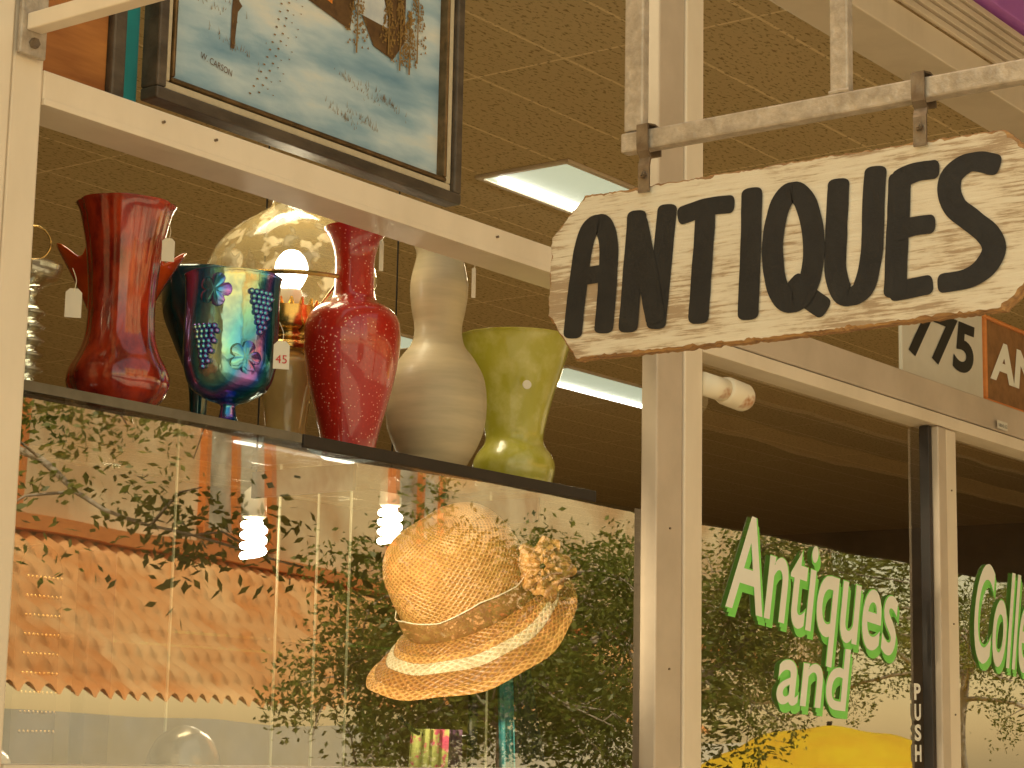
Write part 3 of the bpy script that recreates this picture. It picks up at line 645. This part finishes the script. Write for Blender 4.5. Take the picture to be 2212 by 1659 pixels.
g=G(); n=len(P); g.a([(a,1.0,b) for a,b in P]+[(a,1.03,b) for a,b in P],[tuple(range(n)),tuple(range(2*n-1,n-1,-1))]+[(i,(i+1)%n,n+(i+1)%n,n+i) for i in range(n)]); g.out("arched_panel",mat("dark_bronze",(.10,.07,.04),(.05,.03,.02),20,.3,.4),t)
for r_ in range(9):
    g=G()
    for k in range(9): ball(g,(2.56+k*.010,.99,1.90-r_*.035),.0035)
    g.out("bead_row",BRASS,t,True)
t=thing("display_table","dark wooden display table in the shop window","table",(2.4,.5,.12))
g=G(); g.box(1.75,3.05,.15,.85,.965,.995,b=.003); g.out("top",DARKW,t)
for a,b in((1.8,.2),(3.0,.2),(1.8,.8),(3.0,.8)):
    g=G(); g.box(a-.025,a+.025,b-.025,b+.025,.12,.964); g.out("leg",DARKW,t)
t=thing("silver_urn","tarnished silver urn with dark reflections","urn",(2.33,.35,1.0))
lathe("body",[(0,0),(.06,0),(.05,.02),(.03,.06),(.04,.2),(.055,.45),(.060,.56),(.045,.61),(.02,.63),(.001,.635)],(2.34,.35,.996),SILV,t,40,inner=False)
t=thing("ceramic_jar","pale cream ceramic jar in the window display","jar",(1.95,.35,1.0))
lathe("body",[(0,0),(.06,0),(.062,.3),(.06,.55),(.03,.60),(.001,.61)],(1.93,.35,.996),CERAM,t,32,inner=False)
t=thing("added_hat_lamp","added unseen black clamp lamp lighting the straw hat","lamp",(1.72,.24,1.86))  # clamp lamp added out of sight behind the mullion to brighten the hat
DL=Vector((1.72,.20,1.90)); dd=(HO-DL).normalized()
g=G(); g.tube([DL-dd*.06,DL-dd*.05,DL,DL+dd*.002],[.012,.022,.034,.034],20,cap=False); g.out("lamp_shade",BLACKM,t,True)
g=G(); g.tube([DL-dd*.045,DL-dd*.02],[.012,.018],12); g.out("bulb",BULB,t,True)
# ------------------------------------------------------------------ opposite side of the street
ang=math.radians(-15); E=Vector((math.cos(ang),math.sin(ang),0)); N=Vector((-math.sin(ang),math.cos(ang),0)); O=Vector((8,-11.5,0))
def T(a,n_,z): return O+E*a+N*n_+Vector((0,0,z))
class GT(G):
    def box(s,x0,x1,y0,y1,z0,z1,mi=0,b=0):
        v=[T(x,y,z) for x in(x0,x1) for y in(y0,y1) for z in(z0,z1)]
        return s.a(v,[(0,1,3,2),(4,6,7,5),(0,4,5,1),(2,3,7,6),(0,2,6,4),(1,5,7,3)],mi)
ob=thing("stucco_building","cream stucco building with terracotta tile roof and orange windows","building",tuple(T(14,-2,0)))
g=GT(); g.box(-8,40,-6,-.6,2.9,8.5); g.out("upper_wall",STUC,ob)
g=GT(); g.box(-8,40,-6,.96,0,1.86); g.out("lower_wall",STUCW,ob)
v=[];f=[]; per=.26; rows=7
a0=-6; W_=30
zz0,zz1=1.90,3.50; nn0,nn1=1.0,-.55
cnt=int(W_/per*8)
lev=[]
for r_ in range(rows):
    lev.append((r_/rows,0.085)); lev.append(((r_+.999)/rows,0.0))
for k,(t_,lift_) in enumerate(lev):
    for c in range(cnt+1):
        a=a0+W_*c/cnt; sh_=abs(math.sin(math.pi*a/per))*.11
        v.append(T(a,nn0+(nn1-nn0)*t_+.0,zz0+(zz1-zz0)*t_+sh_+lift_))
for k in range(len(lev)-1):
    for c in range(cnt): q=k*(cnt+1)+c; f.append((q,q+1,q+cnt+2,q+cnt+1))
add("tile_roof",v,f,TILE,ob,True)
g=GT(); g.box(-8,40,-.6,-.42,3.60,3.74); g.out("roof_fascia",ORNG,ob)
for a in(4.6,9.6,14.6):
    wn=part("window",ob,tuple(T(a,-.55,3.9)))
    g=GT(); g.box(a-.75,a+.75,-.62,-.58,3.9,5.5); g.out("pane",WINR,wn)
    g=GT()
    for u in(-.82,-.04,.75): g.box(a+u,a+u+.10,-.6,-.5,3.82,5.6)
    for z in(3.82,5.52): g.box(a-.82,a+.84,-.6,-.51,z,z+.09)
    g.out("frame",ORNG,wn)
ux_,uy_=22.3,-9.7
um=thing("yellow_umbrella","large yellow canvas parasol over pavement","umbrella",(ux_,uy_,0))
lathe("canopy",[(1.9,1.20),(1.5,1.52),(.9,1.82),(.05,2.0)],(ux_,uy_,0),YEL,um,16,inner=False,smooth=False)
g=G(); g.tube([(ux_,uy_,0),(ux_,uy_,2.05)],.03,8); g.out("pole",BLACKM,um)
def tree(x,y,h,cr,seed,nl,label,flat=1.0,tr_=.085):
    rnd=random.Random(seed)
    t=thing("street_tree",label,"tree",(x,y,0),"street trees")
    g=G(); tips=[]
    tr=[Vector((x,y,0)),Vector((x+.1,y,h*.2)),Vector((x-.08,y+.05,h*.38)),Vector((x+.05,y,h*.55))]
    g.tube(spl(tr,4),[tr_-.003*i for i in range(13)],10)
    for i in range(16):
        b=tr[2].lerp(tr[3],rnd.random()); a=rnd.random()*6.28; L=cr*(.6+.5*rnd.random()); rise=rnd.uniform(-.5,.6)*L*flat
        p1=b+Vector((math.cos(a)*L*.35,math.sin(a)*L*.35,.25+rise*.4)); p2=b+Vector((math.cos(a+.25)*L*.7,math.sin(a+.25)*L*.7,.2+rise*.9)); p3=b+Vector((math.cos(a+.1)*L,math.sin(a+.1)*L,rise))
        P=spl([b,p1,p2,p3],4); g.tube(P,[max(.034-.003*k,.006) for k in range(len(P))],6); tips+=P[4:]
        for q in P[5::2]:
            dd=Vector((rnd.uniform(-1,1),rnd.uniform(-1,1),rnd.uniform(-.8,.6)))*.55; g.tube([q,q+dd*.5+Vector((0,0,.06)),q+dd],[.009,.006,.003],5); tips+=[q+dd*.5,q+dd]
    g.out("trunk",BARK,t,True)
    v=[];f=[]
    cl=[p+Vector((rnd.gauss(0,.18),rnd.gauss(0,.18),rnd.gauss(0,.15))) for p in tips for _ in range(2) if rnd.random()<.7]
    for i in range(nl):
        c=cl[rnd.randrange(len(cl))]; p=c+Vector((rnd.gauss(0,.11),rnd.gauss(0,.11),rnd.gauss(0,.09)))
        dd=Vector((rnd.gauss(0,1),rnd.gauss(0,1),rnd.gauss(-.3,.7))).normalized(); s=dd.cross(Vector((rnd.gauss(0,1),rnd.gauss(0,1),rnd.gauss(0,1)))).normalized()
        L=.04+.04*rnd.random(); w=L*.22; k=len(v)
        v+=[p,p+dd*L*.5+s*w,p+dd*L,p+dd*L*.5-s*w]; f.append((k,k+1,k+2,k+3))
    add("crown",v,f,LEAF,t)
tree(6.9,-7.4,7.2,3.0,3,16000,"leafy street tree with pale branches beside the road")
tree(17.2,-8.6,5.4,2.7,8,24000,"dense green street tree with pale branches",.8)
tree(24.4,-9.0,5.8,3.0,12,18000,"dense green street tree with pale branches",.8)
tree(12.9,-7.6,4.6,1.7,21,24000,"bushy young street tree with fine foliage",.9,.05)
# ------------------------------------------------------------------ light
W=bpy.data.worlds.new("World"); scn.world=W; W.use_nodes=True; nt=W.node_tree; bg=nt.nodes["Background"]
sky=nt.nodes.new("ShaderNodeTexSky"); sky.sky_type='NISHITA'; sky.sun_disc=False
EL=math.radians(52); AZ=math.radians(-35)
sdir=Vector((math.sin(AZ)*math.cos(EL),math.cos(AZ)*math.cos(EL),math.sin(EL)))
sky.sun_elevation=EL; sky.sun_rotation=AZ
mx=nt.nodes.new("ShaderNodeMix"); mx.data_type='RGBA'; mx.blend_type='MULTIPLY'; mx.inputs[0].default_value=1; mx.inputs[7].default_value=(3.1,2.2,1.2,1)
nt.links.new(sky.outputs[0],mx.inputs[6]); nt.links.new(mx.outputs[2],bg.inputs[0]); bg.inputs[1].default_value=.15
sl=bpy.data.lights.new("sun","SUN"); sl.energy=5; sl.angle=math.radians(.5); sl.color=(1,.92,.74)
so=bpy.data.objects.new("sun",sl); COL.objects.link(so); so.rotation_euler=sdir.to_track_quat('Z','Y').to_euler(); so.location=(0,0,12)
for x,y,sx,sy,e in((6,1.95,1.2,.3,72),(9,4.1,1.2,.35,30),(2.6,.68,1.2,.34,20),(10,7.0,1.2,.4,14)):  # last two: glow of the added front and rear troffers
    al=bpy.data.lights.new("ceiling_light_glow","AREA"); al.shape='RECTANGLE'; al.size=sx; al.size_y=sy; al.energy=e; al.color=(1,.84,.52)
    ao=bpy.data.objects.new("ceiling_light_glow",al); COL.objects.link(ao); ao.location=(x,y,3.46)
pl=bpy.data.lights.new("added_hat_lamp_glow","SPOT"); pl.energy=105; pl.spot_size=math.radians(30); pl.spot_blend=.5; pl.shadow_soft_size=.04; pl.color=(1,.84,.55)  # spot light of the added lamp aimed at the hat
po=bpy.data.objects.new("added_hat_lamp_glow",pl); COL.objects.link(po); po.location=DL+(HO-DL).normalized()*.01; po.rotation_euler=(DL-HO).to_track_quat('Z','Y').to_euler()
ql=bpy.data.lights.new("oil_lamp_glow","POINT"); ql.energy=.45; ql.shadow_soft_size=.015; ql.color=(1,.82,.5)
qo=bpy.data.objects.new("oil_lamp_glow",ql); COL.objects.link(qo); qo.location=(LX,LY,SZ+.378)
# ------------------------------------------------------------------ camera
cd=bpy.data.cameras.new("camera"); cam=bpy.data.objects.new("camera",cd); COL.objects.link(cam); scn.camera=cam
cd.sensor_width=36; cd.lens=4530/2212*36; cd.clip_start=.05; cd.clip_end=500
M3=Matrix(((0.5928,-0.15021,-0.79122),(-0.80513,-0.08748,-0.58662),(0.0189,0.98478,-0.1728)))
cam.matrix_world=Matrix.Translation((0,-2,1.6))@M3.to_4x4()
for o in bpy.data.objects:
    if "_w" in o: del o["_w"]
scn.view_settings.view_transform='Standard'; scn.view_settings.look='None'; scn.view_settings.exposure=0
